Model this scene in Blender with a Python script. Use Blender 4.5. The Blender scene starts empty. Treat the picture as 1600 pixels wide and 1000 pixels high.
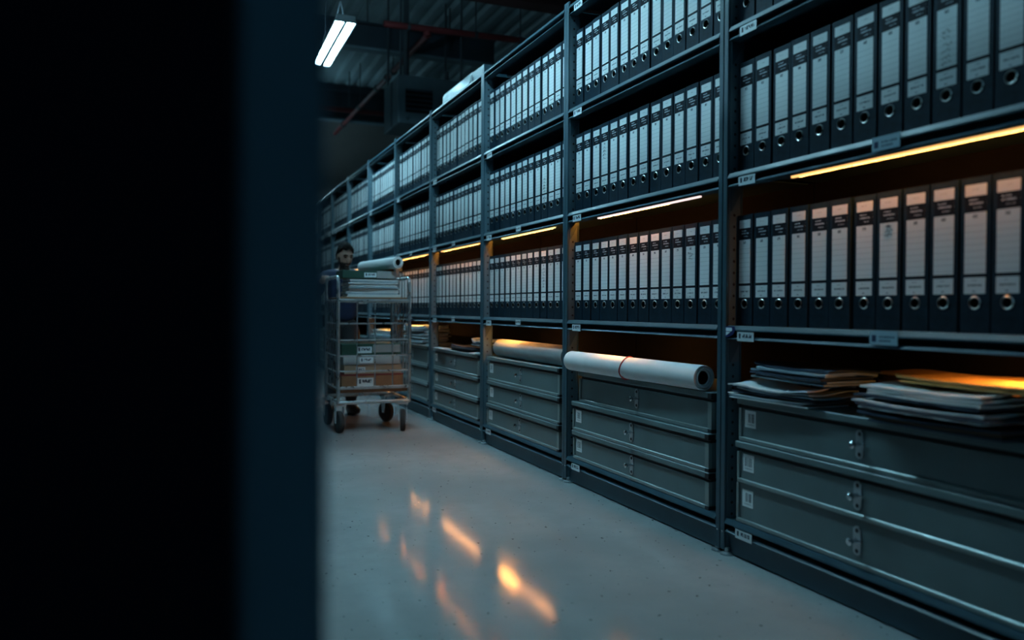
import bpy, bmesh, math, random
from mathutils import Vector, Matrix
random.seed(7)
scene = bpy.context.scene
COL = scene.collection
PI = math.pi

# ------------------------------------------------------------------ camera
cd = bpy.data.cameras.new('camera')
cam = bpy.data.objects.new('camera', cd)
COL.objects.link(cam)
_f = Vector((0.38212, 0.92398, -0.0148)).normalized()
_r = Vector((0.92402, -0.38214, 0.0050)); _r = (_r - _f * _r.dot(_f)).normalized()
_u = _r.cross(_f)
mw = Matrix.Identity(4)
for i in range(3):
    mw[i][0], mw[i][1], mw[i][2] = _r[i], _u[i], -_f[i]
mw[0][3], mw[1][3], mw[2][3] = -2.179, 0.0, 1.067
cam.matrix_world = mw
cd.sensor_width = 36.0
cd.lens = 36.0 * 1244.0 / 1600.0
cd.clip_start = 0.02
cd.dof.use_dof = True
cd.dof.focus_distance = 4.5
cd.dof.aperture_fstop = 1.25
scene.camera = cam

# ------------------------------------------------------------------ world, exposure
w = bpy.data.worlds.new('world'); scene.world = w
w.use_nodes = True
w.node_tree.nodes['Background'].inputs[0].default_value = (0.02, 0.05, 0.07, 1)
w.node_tree.nodes['Background'].inputs[1].default_value = 0.1
vs = scene.view_settings
vs.view_transform = 'Standard'
vs.look = 'None'
vs.exposure = 0.0
vs.gamma = 1.0
vs.use_curve_mapping = False

TUBE_COL = (0.40, 0.81, 1.0)
TUBE_POWER = 114.0
EMITTER_POWER = 105.0
LOW_LED_POWER = 240.0

# ------------------------------------------------------------------ materials
class NT:
    """small helper to write node maths"""
    def __init__(self, name):
        self.m = bpy.data.materials.new(name); self.m.use_nodes = True
        self.t = self.m.node_tree; self.b = self.t.nodes['Principled BSDF']
    def n(self, kind, **kw):
        nd = self.t.nodes.new(kind)
        for k, v in kw.items(): setattr(nd, k, v)
        return nd
    def put(self, sock, v):
        if isinstance(v, bpy.types.NodeSocket): self.t.links.new(v, sock)
        else:
            if hasattr(sock.default_value, '__len__') and isinstance(v, (tuple, list)) and len(v) == 3 and len(sock.default_value) == 4: v = (*v, 1)
            sock.default_value = v
    def math(self, op, a, b=0.0, c=0.0):
        nd = self.n('ShaderNodeMath', operation=op)
        self.put(nd.inputs[0], a); self.put(nd.inputs[1], b); self.put(nd.inputs[2], c)
        return nd.outputs[0]
    def band(self, x, lo, hi):
        return self.math('MULTIPLY', self.math('GREATER_THAN', x, lo), self.math('LESS_THAN', x, hi))
    def mul(self, *a):
        r = a[0]
        for x in a[1:]: r = self.math('MULTIPLY', r, x)
        return r
    def mx(self, fac, a, b):
        nd = self.n('ShaderNodeMix', data_type='RGBA')
        self.put(nd.inputs[0], fac); self.put(nd.inputs[6], a); self.put(nd.inputs[7], b)
        return nd.outputs[2]
    def coord(self, which='Object'):
        return self.n('ShaderNodeTexCoord').outputs[which]
    def sep(self, v):
        s = self.n('ShaderNodeSeparateXYZ'); self.put(s.inputs[0], v); return s.outputs
    def noise(self, scale, vec=None, detail=3, dims='3D', w=None, rough=0.5):
        nd = self.n('ShaderNodeTexNoise', noise_dimensions=dims)
        nd.inputs['Scale'].default_value = scale; nd.inputs['Detail'].default_value = detail
        nd.inputs['Roughness'].default_value = rough
        if vec is not None: self.put(nd.inputs['Vector'], vec)
        if w is not None: self.put(nd.inputs['W'], w)
        return nd.outputs[0]
    def comb(self, x, y, z):
        c = self.n('ShaderNodeCombineXYZ')
        for i, v in enumerate((x, y, z)): self.put(c.inputs[i], v)
        return c.outputs[0]
    def ramp(self, v, lo, hi, a=0.0, b=1.0):
        nd = self.n('ShaderNodeMapRange'); self.put(nd.inputs[0], v)
        nd.inputs[1].default_value = lo; nd.inputs[2].default_value = hi
        nd.inputs[3].default_value = a; nd.inputs[4].default_value = b
        return nd.outputs[0]
    def bump(self, h, strength=0.1, dist=0.01):
        nd = self.n('ShaderNodeBump'); nd.inputs['Strength'].default_value = strength
        nd.inputs['Distance'].default_value = dist; self.put(nd.inputs['Height'], h)
        self.put(self.b.inputs['Normal'], nd.outputs[0])
    def rand(self):
        return self.n('ShaderNodeObjectInfo').outputs['Random']

def plain(name, col, rough=0.5, metal=0.0, var=0.12, scale=8.0, bump=0.0, spec=0.5):
    k = NT(name)
    nz = k.noise(scale, k.coord())
    dark = tuple(c * (1 - var * 1.6) for c in col); lite = tuple(min(1, c * (1 + var * 1.6)) for c in col)
    k.put(k.b.inputs['Base Color'], k.mx(k.ramp(nz, .25, .75), dark, lite))
    k.put(k.b.inputs['Roughness'], k.ramp(nz, .2, .8, max(.02, rough - .08), min(1, rough + .08)))
    k.b.inputs['Metallic'].default_value = metal
    k.b.inputs['Specular IOR Level'].default_value = spec
    if bump: k.bump(k.noise(scale * 12, k.coord()), bump, .004)
    return k.m

def emit(name, col, power):
    k = NT(name)
    k.b.inputs['Base Color'].default_value = (*col, 1)
    k.b.inputs['Emission Color'].default_value = (*col, 1)
    k.b.inputs['Emission Strength'].default_value = power
    return k.m

M = {}
M['steel'] = plain('blue_grey_painted_steel', (.034, .080, .106), .42, .0, .10, 5)
M['steel_dark'] = plain('dark_painted_steel', (.02, .04, .055), .5, .0, .15, 5)
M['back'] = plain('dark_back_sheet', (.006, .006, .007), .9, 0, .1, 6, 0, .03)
M['plinth'] = plain('plinth_paint', (.05, .10, .13), .5, 0, .1, 4)
M['case'] = plain('slate_case_panel', (.125, .175, .182), .42, .0, .10, 4, .03)
M['case_rail'] = plain('case_aluminium_rail', (.25, .30, .295), .32, .3, .08, 6)
M['black_plastic'] = plain('black_plastic', (.006, .008, .012), .45)
M['chrome'] = plain('chrome', (.62, .66, .68), .2, 1.0, .05, 10)
M['galv'] = plain('galvanised_tube', (.42, .46, .48), .3, .85, .15, 14)
M['binder'] = plain('binder_cover', (.007, .021, .034), .62, 0, .25, 30, .05, .14)
M['ring'] = plain('nickel_ring', (.5, .5, .48), .3, 1.0, .05)
M['hole'] = plain('shaded_hole', (.002, .003, .004), .9)  # near-black colour carries the shade inside holes and recesses
M['paper'] = plain('white_paper', (.72, .74, .74), .75, 0, .05, 6)
M['paper_blue'] = plain('blue_grey_paper', (.34, .44, .50), .7, 0, .12, 6)
M['paper_dark'] = plain('dark_folder_card', (.03, .05, .08), .6, 0, .2, 5)
M['manila'] = plain('manila_card', (.62, .34, .10), .7, 0, .1, 6)
M['kraft'] = plain('brown_card', (.24, .12, .06), .75, 0, .15, 7)
M['kraft_dark'] = plain('dark_brown_card', (.14, .08, .045), .75, 0, .15, 7)
M['tan'] = plain('tan_card', (.30, .22, .15), .75, 0, .12, 7)
M['grey_card'] = plain('grey_card', (.30, .31, .31), .75, 0, .1, 7)
M['green'] = plain('dark_green_card', (.008, .050, .035), .6, 0, .12, 7)
M['red'] = plain('red_rubber', (.42, .012, .015), .5, 0, .08)
M['darkred'] = plain('dark_red_card', (.16, .012, .012), .6)
M['rubber'] = plain('black_rubber', (.014, .015, .017), .75, 0, .3, 12)
M['redpipe'] = plain('red_painted_pipe', (.13, .014, .016), .5, 0, .15, 3)
M['redbeam'] = plain('oxide_red_beam', (.05, .012, .012), .7, 0, .2, 3)
M['beam'] = plain('dark_beam_steel', (.02, .032, .045), .6, 0, .15, 3)
M['flange'] = plain('beam_flange_grey', (.12, .17, .2), .5, 0, .1, 3)
M['heater'] = plain('heater_sheet_steel', (.10, .14, .16), .45, .2, .1, 4)
M['rod'] = plain('hanger_rod_steel', (.03, .04, .05), .6)
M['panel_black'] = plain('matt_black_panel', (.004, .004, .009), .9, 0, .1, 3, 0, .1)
M['post_near'] = plain('dark_blue_post_paint', (.05, .12, .16), .5, 0, .08, 3)
M['film'] = plain('white_plastic_wrap', (.72, .78, .8), .35, 0, .1, 9, .3)
M['skin'] = plain('skin', (.38, .22, .165), .55, 0, .06, 20)
M['beard'] = plain('dark_beard', (.03, .02, .016), .8, 0, .3, 60)
M['hair'] = plain('dark_brown_hair', (.010, .007, .006), .9, 0, .4, 60, .2, .08)
M['navy'] = plain('navy_knit', (.012, .022, .06), .85, 0, .2, 20, .1)
M['trouser'] = plain('black_cotton', (.01, .011, .014), .85, 0, .2, 20)
M['shoe'] = plain('black_leather', (.012, .012, .013), .4)
M['ink'] = plain('ink', (.03, .035, .05), .7)
M['navy_sticker'] = plain('navy_sticker', (.01, .02, .10), .4)
M['sticker_white'] = plain('sticker_white', (.7, .78, .85), .5)
M['tube_housing'] = plain('white_lamp_housing', (.6, .65, .67), .4)
M['tube'] = emit('fluorescent_tube', TUBE_COL, TUBE_POWER)
M['led0'] = emit('led_amber', (1.0, .52, .16), 1.45)
M['led1'] = emit('led_rose', (1.0, .74, .70), 1.2)
M['led2'] = emit('led_yellow', (1.0, .80, .30), 1.3)
M['led3'] = emit('led_low_amber', (1.0, .40, .08), LOW_LED_POWER)
M['led_end'] = emit('led_end_amber', (1.0, .26, .025), 120.0)
M['led_streak'] = emit('added_streak_amber', (1.0, .40, .12), 42.0)
M['emitter'] = emit('added_emitter', (1.0, .36, .08), EMITTER_POWER)
M['fill_tube'] = emit('dim_blue_fill', (.16, .62, 1.0), 16.0)
M['uplight'] = emit('added_uplight_glow', (.42, .82, 1.0), 55.0)

def mat_floor():
    k = NT('polished_concrete'); c = k.coord()
    big = k.noise(.7, c, 4); fine = k.noise(9, c, 6, rough=.65); sp = k.noise(38, c, 2)
    s = k.sep(c)
    scr = k.noise(1.0, k.comb(k.math('MULTIPLY', s[0], 38), k.math('MULTIPLY', s[1], 1.6), 0), 4)
    base = k.mx(k.ramp(big, .3, .7), (.25, .272, .28), (.42, .435, .438))
    base = k.mx(k.ramp(fine, .35, .7, 0, .5), base, (.28, .30, .305))
    base = k.mx(k.ramp(sp, .70, .73, 0, .9), base, (.04, .045, .05))
    k.put(k.b.inputs['Base Color'], base)
    r = k.math('ADD', k.ramp(fine, .3, .7, .075, .115), k.ramp(scr, .4, .75, 0, .03))
    k.put(k.b.inputs['Roughness'], r)
    k.b.inputs['Specular IOR Level'].default_value = .55
    return k.m
def mat_ceiling():
    return plain('grey_roof_deck', (.22, .29, .31), .55, 0, .15, 1.2)
def mat_wall():
    return plain('brown_grey_wall', (.21, .19, .18), .85, 0, .08, 1.5, .1)
M['floor'] = mat_floor(); M['ceil'] = mat_ceiling(); M['wall'] = mat_wall()

def mat_spine():
    k = NT('binder_spine_print'); uv = k.sep(k.coord('UV')); u, v = uv[0], uv[1]
    rnd = k.rand()
    d = k.math('MULTIPLY_ADD', v, -.336, .356)           # distance below the binder top, metres
    A = k.band(d, .022, .057); C_ = k.band(d, .107, .293); D = k.band(d, .304, .354)
    white = k.math('ADD', k.math('ADD', A, C_), D)
    off = k.math('MULTIPLY', rnd, 90.0)
    def scrib(scale, thr, y0, y1, x0, x1):
        nz = k.noise(1.0, k.comb(k.math('MULTIPLY', u, scale), k.math('MULTIPLY_ADD', d, 260.0, off), off), 2)
        return k.mul(k.math('GREATER_THAN', nz, thr), k.band(d, y0, y1), k.band(u, x0, x1))
    tw = k.math('ADD', k.math('ADD', scrib(22, .46, .066, .071, .2, .62), scrib(22, .44, .077, .0825, .2, .85)), scrib(24, .5, .091, .095, .4, .8))
    dk = k.math('ADD', scrib(20, .46, .325, .331, .15, .85), scrib(22, .48, .312, .3145, .35, .6))
    dk = k.math('ADD', dk, scrib(24, .45, .344, .348, .4, .55))
    dk = k.math('ADD', dk, scrib(24, .44, .113, .124, .38, .6))
    dk = k.math('ADD', dk, k.math('MULTIPLY', scrib(22, .5, .036, .039, .3, .65), .6))
    fr = k.math('FRACT', k.math('DIVIDE', d, .0195))
    ruled = k.mul(k.band(fr, .44, .52), k.band(d, .128, .292), .45)
    tint = k.mx(rnd, (.62, .67, .68), (.74, .76, .76))
    paper = k.mx(k.math('MINIMUM', k.math('ADD', dk, ruled), 1.0), tint, (.10, .12, .15))
    black = k.mx(k.math('MINIMUM', tw, 1.0), (.006, .008, .014), (.42, .46, .50))
    k.put(k.b.inputs['Base Color'], k.mx(white, black, paper))
    k.b.inputs['Roughness'].default_value = .65
    k.b.inputs['Specular IOR Level'].default_value = .12
    return k.m
M['spine'] = mat_spine()

def mat_barcode():
    k = NT('barcode_print'); uv = k.sep(k.coord('UV')); u, v = uv[0], uv[1]
    off = k.math('MULTIPLY', k.rand(), 50.0)
    nz = k.noise(1.0, k.comb(k.math('MULTIPLY_ADD', u, 13.0, off), 0.0, 0.0), 1)
    bars = k.mul(k.math('GREATER_THAN', nz, .5), k.band(u, .16, .86), k.band(v, .3, .82))
    nz2 = k.noise(1.0, k.comb(k.math('MULTIPLY_ADD', u, 26.0, off), 3.0, 0.0), 1)
    tx = k.mul(k.math('GREATER_THAN', nz2, .5), k.band(u, .16, .86), k.band(v, .13, .22), .7)
    k.put(k.b.inputs['Base Color'], k.mx(k.math('ADD', bars, tx), (.80, .84, .84), (.03, .04, .06)))
    k.b.inputs['Roughness'].default_value = .5
    return k.m
M['barcode'] = mat_barcode()

def mat_tag():
    k = NT('shelf_tag_print'); uv = k.sep(k.coord('UV')); u, v = uv[0], uv[1]
    off = k.math('MULTIPLY', k.rand(), 70.0)
    nz = k.noise(1.0, k.comb(k.math('MULTIPLY_ADD', u, 15.0, off), k.math('MULTIPLY', v, 3.0), off), 1)
    tx = k.mul(k.math('GREATER_THAN', nz, .45), k.band(u, .3, .88), k.band(v, .38, .8))
    blk = k.mul(k.band(u, .1, .22), k.band(v, .3, .85))
    k.put(k.b.inputs['Base Color'], k.mx(k.math('ADD', tx, blk), (.62, .70, .73), (.02, .03, .05)))
    k.b.inputs['Roughness'].default_value = .45
    return k.m
M['tag'] = mat_tag()

def mat_bigtag():
    k = NT('bay_tag_print'); uv = k.sep(k.coord('UV')); u, v = uv[0], uv[1]
    off = k.math('MULTIPLY', k.rand(), 70.0)
    nz = k.noise(1.0, k.comb(k.math('MULTIPLY_ADD', u, 20.0, off), k.math('MULTIPLY', v, 6.0), off), 1)
    tx = k.mul(k.math('GREATER_THAN', nz, .36), k.band(u, .34, .9), k.band(v, .50, .64), .75)
    t2 = k.mul(k.math('GREATER_THAN', nz, .36), k.band(u, .34, .76), k.band(v, .22, .38), .65)
    blk = k.mul(k.band(u, .08, .24), k.band(v, .22, .68))
    k.put(k.b.inputs['Base Color'], k.mx(k.math('ADD', k.math('ADD', tx, t2), blk), (.34, .50, .58), (.015, .035, .09)))
    k.b.inputs['Roughness'].default_value = .45
    return k.m
M['bigtag'] = mat_bigtag()

def mat_perf():
    k = NT('perforated_post_steel'); s = k.sep(k.coord('Object')); x, z = s[0], s[2]
    fz = k.math('SUBTRACT', k.math('FRACT', k.math('DIVIDE', z, .05)), .5)
    dz = k.math('MULTIPLY', fz, .05); dx = k.math('SUBTRACT', x, .034)
    r2 = k.math('ADD', k.math('MULTIPLY', dz, dz), k.math('MULTIPLY', dx, dx))
    hole = k.math('LESS_THAN', r2, .0065 ** 2)
    k.put(k.b.inputs['Base Color'], k.mx(hole, (.085, .14, .17), (.002, .003, .004)))
    k.b.inputs['Roughness'].default_value = .45
    return k.m
M['perf'] = mat_perf()

# ------------------------------------------------------------------ mesh helpers
class MB:
    def __init__(self): self.v = []; self.f = []; self.uv = {}
    def face(self, pts, uv=None):
        i = len(self.v); self.v += [tuple(p) for p in pts]
        if uv: self.uv[len(self.f)] = uv
        self.f.append(tuple(range(i, i + len(pts)))); return self
    def box(self, x0, x1, y0, y1, z0, z1):
        i = len(self.v)
        self.v += [(x0, y0, z0), (x1, y0, z0), (x1, y1, z0), (x0, y1, z0), (x0, y0, z1), (x1, y0, z1), (x1, y1, z1), (x0, y1, z1)]
        self.f += [tuple(i + k for k in q) for q in ((0, 3, 2, 1), (4, 5, 6, 7), (0, 1, 5, 4), (1, 2, 6, 5), (2, 3, 7, 6), (3, 0, 4, 7))]
        return self
    def prism(self, prof, axis, a, b):
        """profile of 2-D points pulled along axis ('x','y','z')"""
        n = len(prof); i = len(self.v)
        def P(p, t):
            return {'y': (p[0], t, p[1]), 'x': (t, p[0], p[1]), 'z': (p[0], p[1], t)}[axis]
        self.v += [P(p, a) for p in prof] + [P(p, b) for p in prof]
        for k in range(n): self.f.append((i + k, i + (k + 1) % n, i + n + (k + 1) % n, i + n + k))
        self.f.append(tuple(i + k for k in range(n))[::-1]); self.f.append(tuple(i + n + k for k in range(n)))
        return self
    def tube(self, pts, r, seg=10, closed=False, rads=None):
        pts = [Vector(p) for p in pts]; n = len(pts); i0 = len(self.v); up = Vector((0.123, 0.35, 0.93))
        for j, p in enumerate(pts):
            if closed: t = pts[(j + 1) % n] - pts[j - 1]
            else: t = pts[min(j + 1, n - 1)] - pts[max(j - 1, 0)]
            t.normalize(); a = t.cross(up)
            if a.length < .05: a = t.cross(Vector((1, 0, 0)))
            a.normalize(); b = t.cross(a).normalized(); rr = rads[j] if rads else r
            for k in range(seg):
                an = 2 * PI * k / seg; self.v.append(tuple(p + a * (rr * math.cos(an)) + b * (rr * math.sin(an))))
        m = n if closed else n - 1
        for j in range(m):
            for k in range(seg):
                q = (j + 1) % n
                self.f.append((i0 + j * seg + k, i0 + j * seg + (k + 1) % seg, i0 + q * seg + (k + 1) % seg, i0 + q * seg + k))
        if not closed:
            self.f.append(tuple(i0 + k for k in range(seg))[::-1]); self.f.append(tuple(i0 + (n - 1) * seg + k for k in range(seg)))
        return self
    def lathe(self, prof, axis, c, seg=20):
        """prof: (radius, t) pairs along the axis through c; closed with caps where radius is 0"""
        i0 = len(self.v); n = len(prof); c = Vector(c)
        for (r, t) in prof:
            for k in range(seg):
                a = 2 * PI * k / seg; p, q = r * math.cos(a), r * math.sin(a)
                o = {'x': (t, p, q), 'y': (q, t, p), 'z': (p, q, t)}[axis]; self.v.append(tuple(c + Vector(o)))
        for j in range(n - 1):
            for k in range(seg):
                self.f.append((i0 + j * seg + k, i0 + j * seg + (k + 1) % seg, i0 + (j + 1) * seg + (k + 1) % seg, i0 + (j + 1) * seg + k))
        return self
    def mesh(self, name, mat, smooth=False, bevel=0):
        me = bpy.data.meshes.new(name); me.from_pydata(self.v, [], self.f); me.validate(clean_customdata=False)
        if self.uv:
            l = me.uv_layers.new(name='UVMap')
            for fi, uvs in self.uv.items():
                for li, t in zip(me.polygons[fi].loop_indices, uvs): l.data[li].uv = t
        bm = bmesh.new(); bm.from_mesh(me)
        bmesh.ops.remove_doubles(bm, verts=bm.verts, dist=1e-6)
        bmesh.ops.recalc_face_normals(bm, faces=bm.faces)
        if bevel: bmesh.ops.bevel(bm, geom=list(bm.edges), offset=bevel, segments=1, affect='EDGES', profile=.5)
        bm.to_mesh(me); bm.free()
        for m_ in (mat if isinstance(mat, (list, tuple)) else [mat]): me.materials.append(M[m_])
        if smooth:
            me.polygons.foreach_set('use_smooth', [True] * len(me.polygons))
            try: me.set_sharp_from_angle(angle=math.radians(40))
            except Exception: pass
        return me
    def build(self, name, mat, parent=None, loc=(0, 0, 0), smooth=False, bevel=0):
        return link(name, self.mesh(name, mat, smooth, bevel), parent, loc)

def link(name, me, parent=None, loc=(0, 0, 0), rot=(0, 0, 0)):
    o = bpy.data.objects.new(name, me); COL.objects.link(o); o.parent = parent
    o.location = loc; o.rotation_euler = rot
    return o
def tag(o, label, cat, group=None):
    o['label'] = label; o['category'] = cat
    if group: o['group'] = group
    return o
def thing(name, label, cat, loc=(0, 0, 0), group=None, rot=(0, 0, 0)):
    return tag(link(name, None, None, loc, rot), label, cat, group)
def struct(o): o['kind'] = 'structure'; return o
def copy_tree(o, parent=None):
    c = o.copy(); COL.objects.link(c); c.parent = parent
    for ch in list(o.children): copy_tree(ch, c)
    return c
def plate(y0, y1, z0, z1, x, t=.0015):
    """thin printed plate facing -x with UVs on its front (reads left to right as seen from the aisle)"""
    m = MB()
    m.face([(x, y1, z0), (x, y0, z0), (x, y0, z1), (x, y1, z1)], [(0, 0), (1, 0), (1, 1), (0, 1)])
    m.face([(x + t, y0, z0), (x + t, y1, z0), (x + t, y1, z1), (x + t, y0, z1)])
    m.face([(x, y0, z0), (x, y1, z0), (x + t, y1, z0), (x + t, y0, z0)]); m.face([(x, y0, z1), (x + t, y0, z1), (x + t, y1, z1), (x, y1, z1)])
    m.face([(x, y0, z0), (x + t, y0, z0), (x + t, y0, z1), (x, y0, z1)]); m.face([(x, y1, z0), (x, y1, z1), (x + t, y1, z1), (x + t, y1, z0)])
    return m

# ------------------------------------------------------------------ setting
XL, XR, YN, YF, ZC = -6.0, 4.6, -3.0, 19.0, 5.75
struct(MB().box(XL, XR, YN, YF, -.1, 0).build('floor', 'floor'))
struct(MB().box(XL, XR, YF, YF + .2, 0, 6.2).build('wall_back', 'wall'))
struct(MB().box(XR, XR + .2, YN, YF, 0, 6.2).build('wall_right', 'wall'))
struct(MB().box(XL - .2, XL, YN, YF, 0, 6.2).build('wall_left', 'wall'))
struct(MB().box(XL, XR, YN - .2, YN, 0, 6.2).build('wall_front', 'wall'))
m = MB(); prof = []
x = XL
while x < XR:                                           # trapezoidal roof decking, ribs along the aisle
    prof += [(x, ZC), (x + .10, ZC), (x + .135, ZC + .07), (x + .215, ZC + .07)]; x += .25
prof += [(XR, ZC + .07), (XR, ZC + .2), (XL, ZC + .2)]
struct(m.prism(prof, 'y', YN, YF).build('ceiling', 'ceil'))

# ------------------------------------------------------------------ ceiling lamps (twin fluorescent tubes)
def ceiling_lamp(y, label, x=-.628, tube='tube'):
    t = thing('fluorescent_lamp', label, 'lamp', (x, y, 4.0), 'twin tube lamps hanging over the aisle')
    L = .80
    MB().prism([(-.118, .0), (-.085, .075), (.085, .075), (.118, .0), (.102, .0), (.075, .06), (-.075, .06), (-.102, .0)], 'y', -L, L).build('housing', 'tube_housing', t)
    for s in (-1, 1):
        MB().box(s * .053 - .044, s * .053 + .044, -L + .03, L - .03, .004, .03).build('tube', tube, t, bevel=.006)
        MB().box(-.1, .1, s * L - .008, s * L + .008, 0, .07).build('end_cap', 'tube_housing', t)
    if tube == 'tube': MB().box(-.05, .05, -L + .1, L - .1, .0755, .079).build('added_uplight', 'uplight', t)  # glowing strip added on top to brighten the roof deck
    MB().box(-.017, .017, -L, L, -.006, .04).build('divider', 'steel', t)
    for k in range(5):
        yy = -L + .24 + k * .24
        MB().box(-.1, .1, yy - .003, yy + .003, -.002, .003).build('louvre', 'steel', t)
    for s in (-1, 1):
        MB().tube([(-.06, s * .5, .075), (0, s * .5, .32), (0, s * .5, ZC - 4.02)], .006, 6).build('hanger_wire', 'rod', t)
        MB().tube([(.06, s * .5, .075), (0, s * .5, .32)], .006, 6).build('hanger_wire', 'rod', t)
ceiling_lamp(9.07, 'lit twin tube lamp hanging below the roof above the cart')
ceiling_lamp(4.5, 'lit twin tube lamp over the aisle in front of the second bay', -1.15)
ceiling_lamp(17.2, 'added unseen twin tube lamp that lights the back wall')  # unseen lamp added to brighten the back wall
ceiling_lamp(3.6, 'added unseen fill lamp over the left neighbour aisle, nearer one', -4.4)  # unseen lamp added for frontal light on the right-hand rack
ceiling_lamp(7.6, 'added unseen fill lamp over the left neighbour aisle, farther one', -4.4)  # second unseen lamp added to light the upper binder rows
ceiling_lamp(-1.9, 'added dim blue fill lamp that lights the near left post', -3.3, 'fill_tube')  # added behind the camera as fill for the left post face

# ------------------------------------------------------------------ right-hand shelving run
PY = [1.36, 2.864, 4.412, 5.887, 7.313, 8.682, 10.058, 11.428, 12.819, 14.21, 15.6, 17.0]
NB = len(PY) - 1
ZT, Z1, Z2, Z3, ZB = 2.915, 2.282, 1.652, .997, .160
DEPTH = .56
ORD = ['first', 'second', 'third', 'fourth', 'fifth', 'sixth', 'seventh', 'eighth', 'ninth', 'tenth', 'eleventh', 'twelfth', 'thirteenth', 'fourteenth']
BAY = ['nearest bay at right edge', 'second bay from right', 'third bay from right', 'fourth bay from right', 'fifth bay from right', 'sixth bay from right', 'seventh bay from right', 'eighth bay from right', 'ninth bay from right', 'tenth bay from right', 'farthest bay']

def upright(parent, y, s):
    """folded steel upright with perforated side flange; two stand back to back between bays"""
    g = parent
    if True:
        c = s * .0165
        MB().prism([(-.004, c - .015), (-.004, c + .015), (.010, c + .015), (.010, c - .015)], 'z', .02, 2.94).build('upright', 'steel', g, (0, y, 0), bevel=.003)
        yy = s * .0315
        fl = MB().prism([(.008, yy - .0015), (.008, yy + .0015), (.066, yy + .0015), (.066, yy - .0015)], 'z', .03, 2.92).build('perforated_flange', 'perf', g, (0, y, 0))
        MB().box(.066, .074, yy - .006, yy + .006, .03, 2.92).build('flange_return', 'steel', g, (0, y, 0))
        MB().box(DEPTH - .04, DEPTH, c - .015, c + .015, .02, 2.92).build('rear_upright', 'steel_dark', g, (0, y, 0))
        MB().lathe([(0, 0), (.030, 0), (.030, .006), (.012, .012), (.012, .03), (0, .03)], 'z', (.012, s * .031, 0), 14).build('foot', 'galv', g, (0, y, 0))
        MB().lathe([(0, -.007), (.005, -.006), (.006, -.003), (0, -.003)], 'x', (0, c, .1), 10).build('bolt', 'chrome', g, (0, y, 0))

def shelf_mesh(w):
    # C-shaped front edge: proud top lip, recessed channel, lower lip
    m = MB()
    m.prism([(-.005, -.022), (-.0045, -.017), (.004, .0), (.505, 0), (.505, -.006), (.046, -.006), (.046, -.0465), (.007, -.0465), (-.003, -.056), (-.003, -.0585), (.052, -.060), (.052, -.055), (.0505, -.053), (.0505, -.0065), (.014, -.008), (.014, -.022)], 'y', 0, w)
    return m

TAG = {}
def shelf_tag(parent, y1, z0, z1, x=-.006, w=.105, mat='tag', name='shelf_label'):
    return plate(y1 - w, y1, z0, z1, x).build(name, mat, parent)

for b in range(NB):
    y0, y1 = PY[b] + .034, PY[b + 1] - .034
    t = thing('shelving_bay', 'blue grey steel shelving bay with binders, ' + BAY[b], 'shelving', (0, 0, 0), 'bays of the long steel shelving run')
    upright(t, PY[b + 1], -1); upright(t, PY[b], 1)
    for zi, z in enumerate((ZT, Z1, Z2, Z3, ZB)):
        s = shelf_mesh(y1 - y0).build('shelf', 'steel', t, (0, y0, z))
        if b < 8 and not (zi == 0 and b > 1):
            plate(-.105, 0, -.064, -.026, -.006).build('shelf_label', 'tag', s, (0, y1 - y0 - .075, 0))
        if zi in (2, 3) and b in (0, 2, 3, 4):
            if b == 0: plate(-.115, 0, -.048, .0, -.006).build('bay_label', 'bigtag', s, (0, 2.05 - y0, 0))
            else: plate(-.085, 0, -.046, -.012, -.006).build('shelf_label', 'tag', s, (0, (y1 - y0) / 2 + .04, 0))
        if zi == 3 and b == 0:
            st = MB().prism([(0, -.004), (-.06, -.004), (-.064, -.02), (-.05, -.038), (-.02, -.05), (0, -.052)], 'x', -.0055, -.0035).build('sticker', 'navy_sticker', s, (0, y1 - y0 + .004, 0))
            MB().prism([(-.004, -.009), (-.042, -.009), (-.046, -.018), (-.04, -.024), (-.004, -.024)], 'x', -.0065, -.0056).build('sticker_mark', 'sticker_white', s, (0, y1 - y0 + .004, 0))
            MB().prism([(-.004, -.027), (-.034, -.027), (-.018, -.036), (-.004, -.043)], 'x', -.0065, -.0056).build('sticker_mark', 'sticker_white', s, (0, y1 - y0 + .004, 0))
    MB().box(.506, .512, y0 - .03, y1 + .03, .1, 2.9).build('back_panel', 'back', t)
    MB().box(.022, .04, y0, y1, .008, .1).build('plinth', 'plinth', t)
    MB().box(.012, .022, y0, y1, .088, .1).build('kick_rail', 'plinth', t)
    for zz in (Z1, Z2, Z3):                     # gussets below each shelf at the far post
        MB().prism([(.012, zz - .062), (.07, zz - .062), (.07, zz - .068), (.018, zz - .16), (.012, zz - .16)], 'y', y1 - .004, y1 - .001).build('gusset', 'steel', t)

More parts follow.
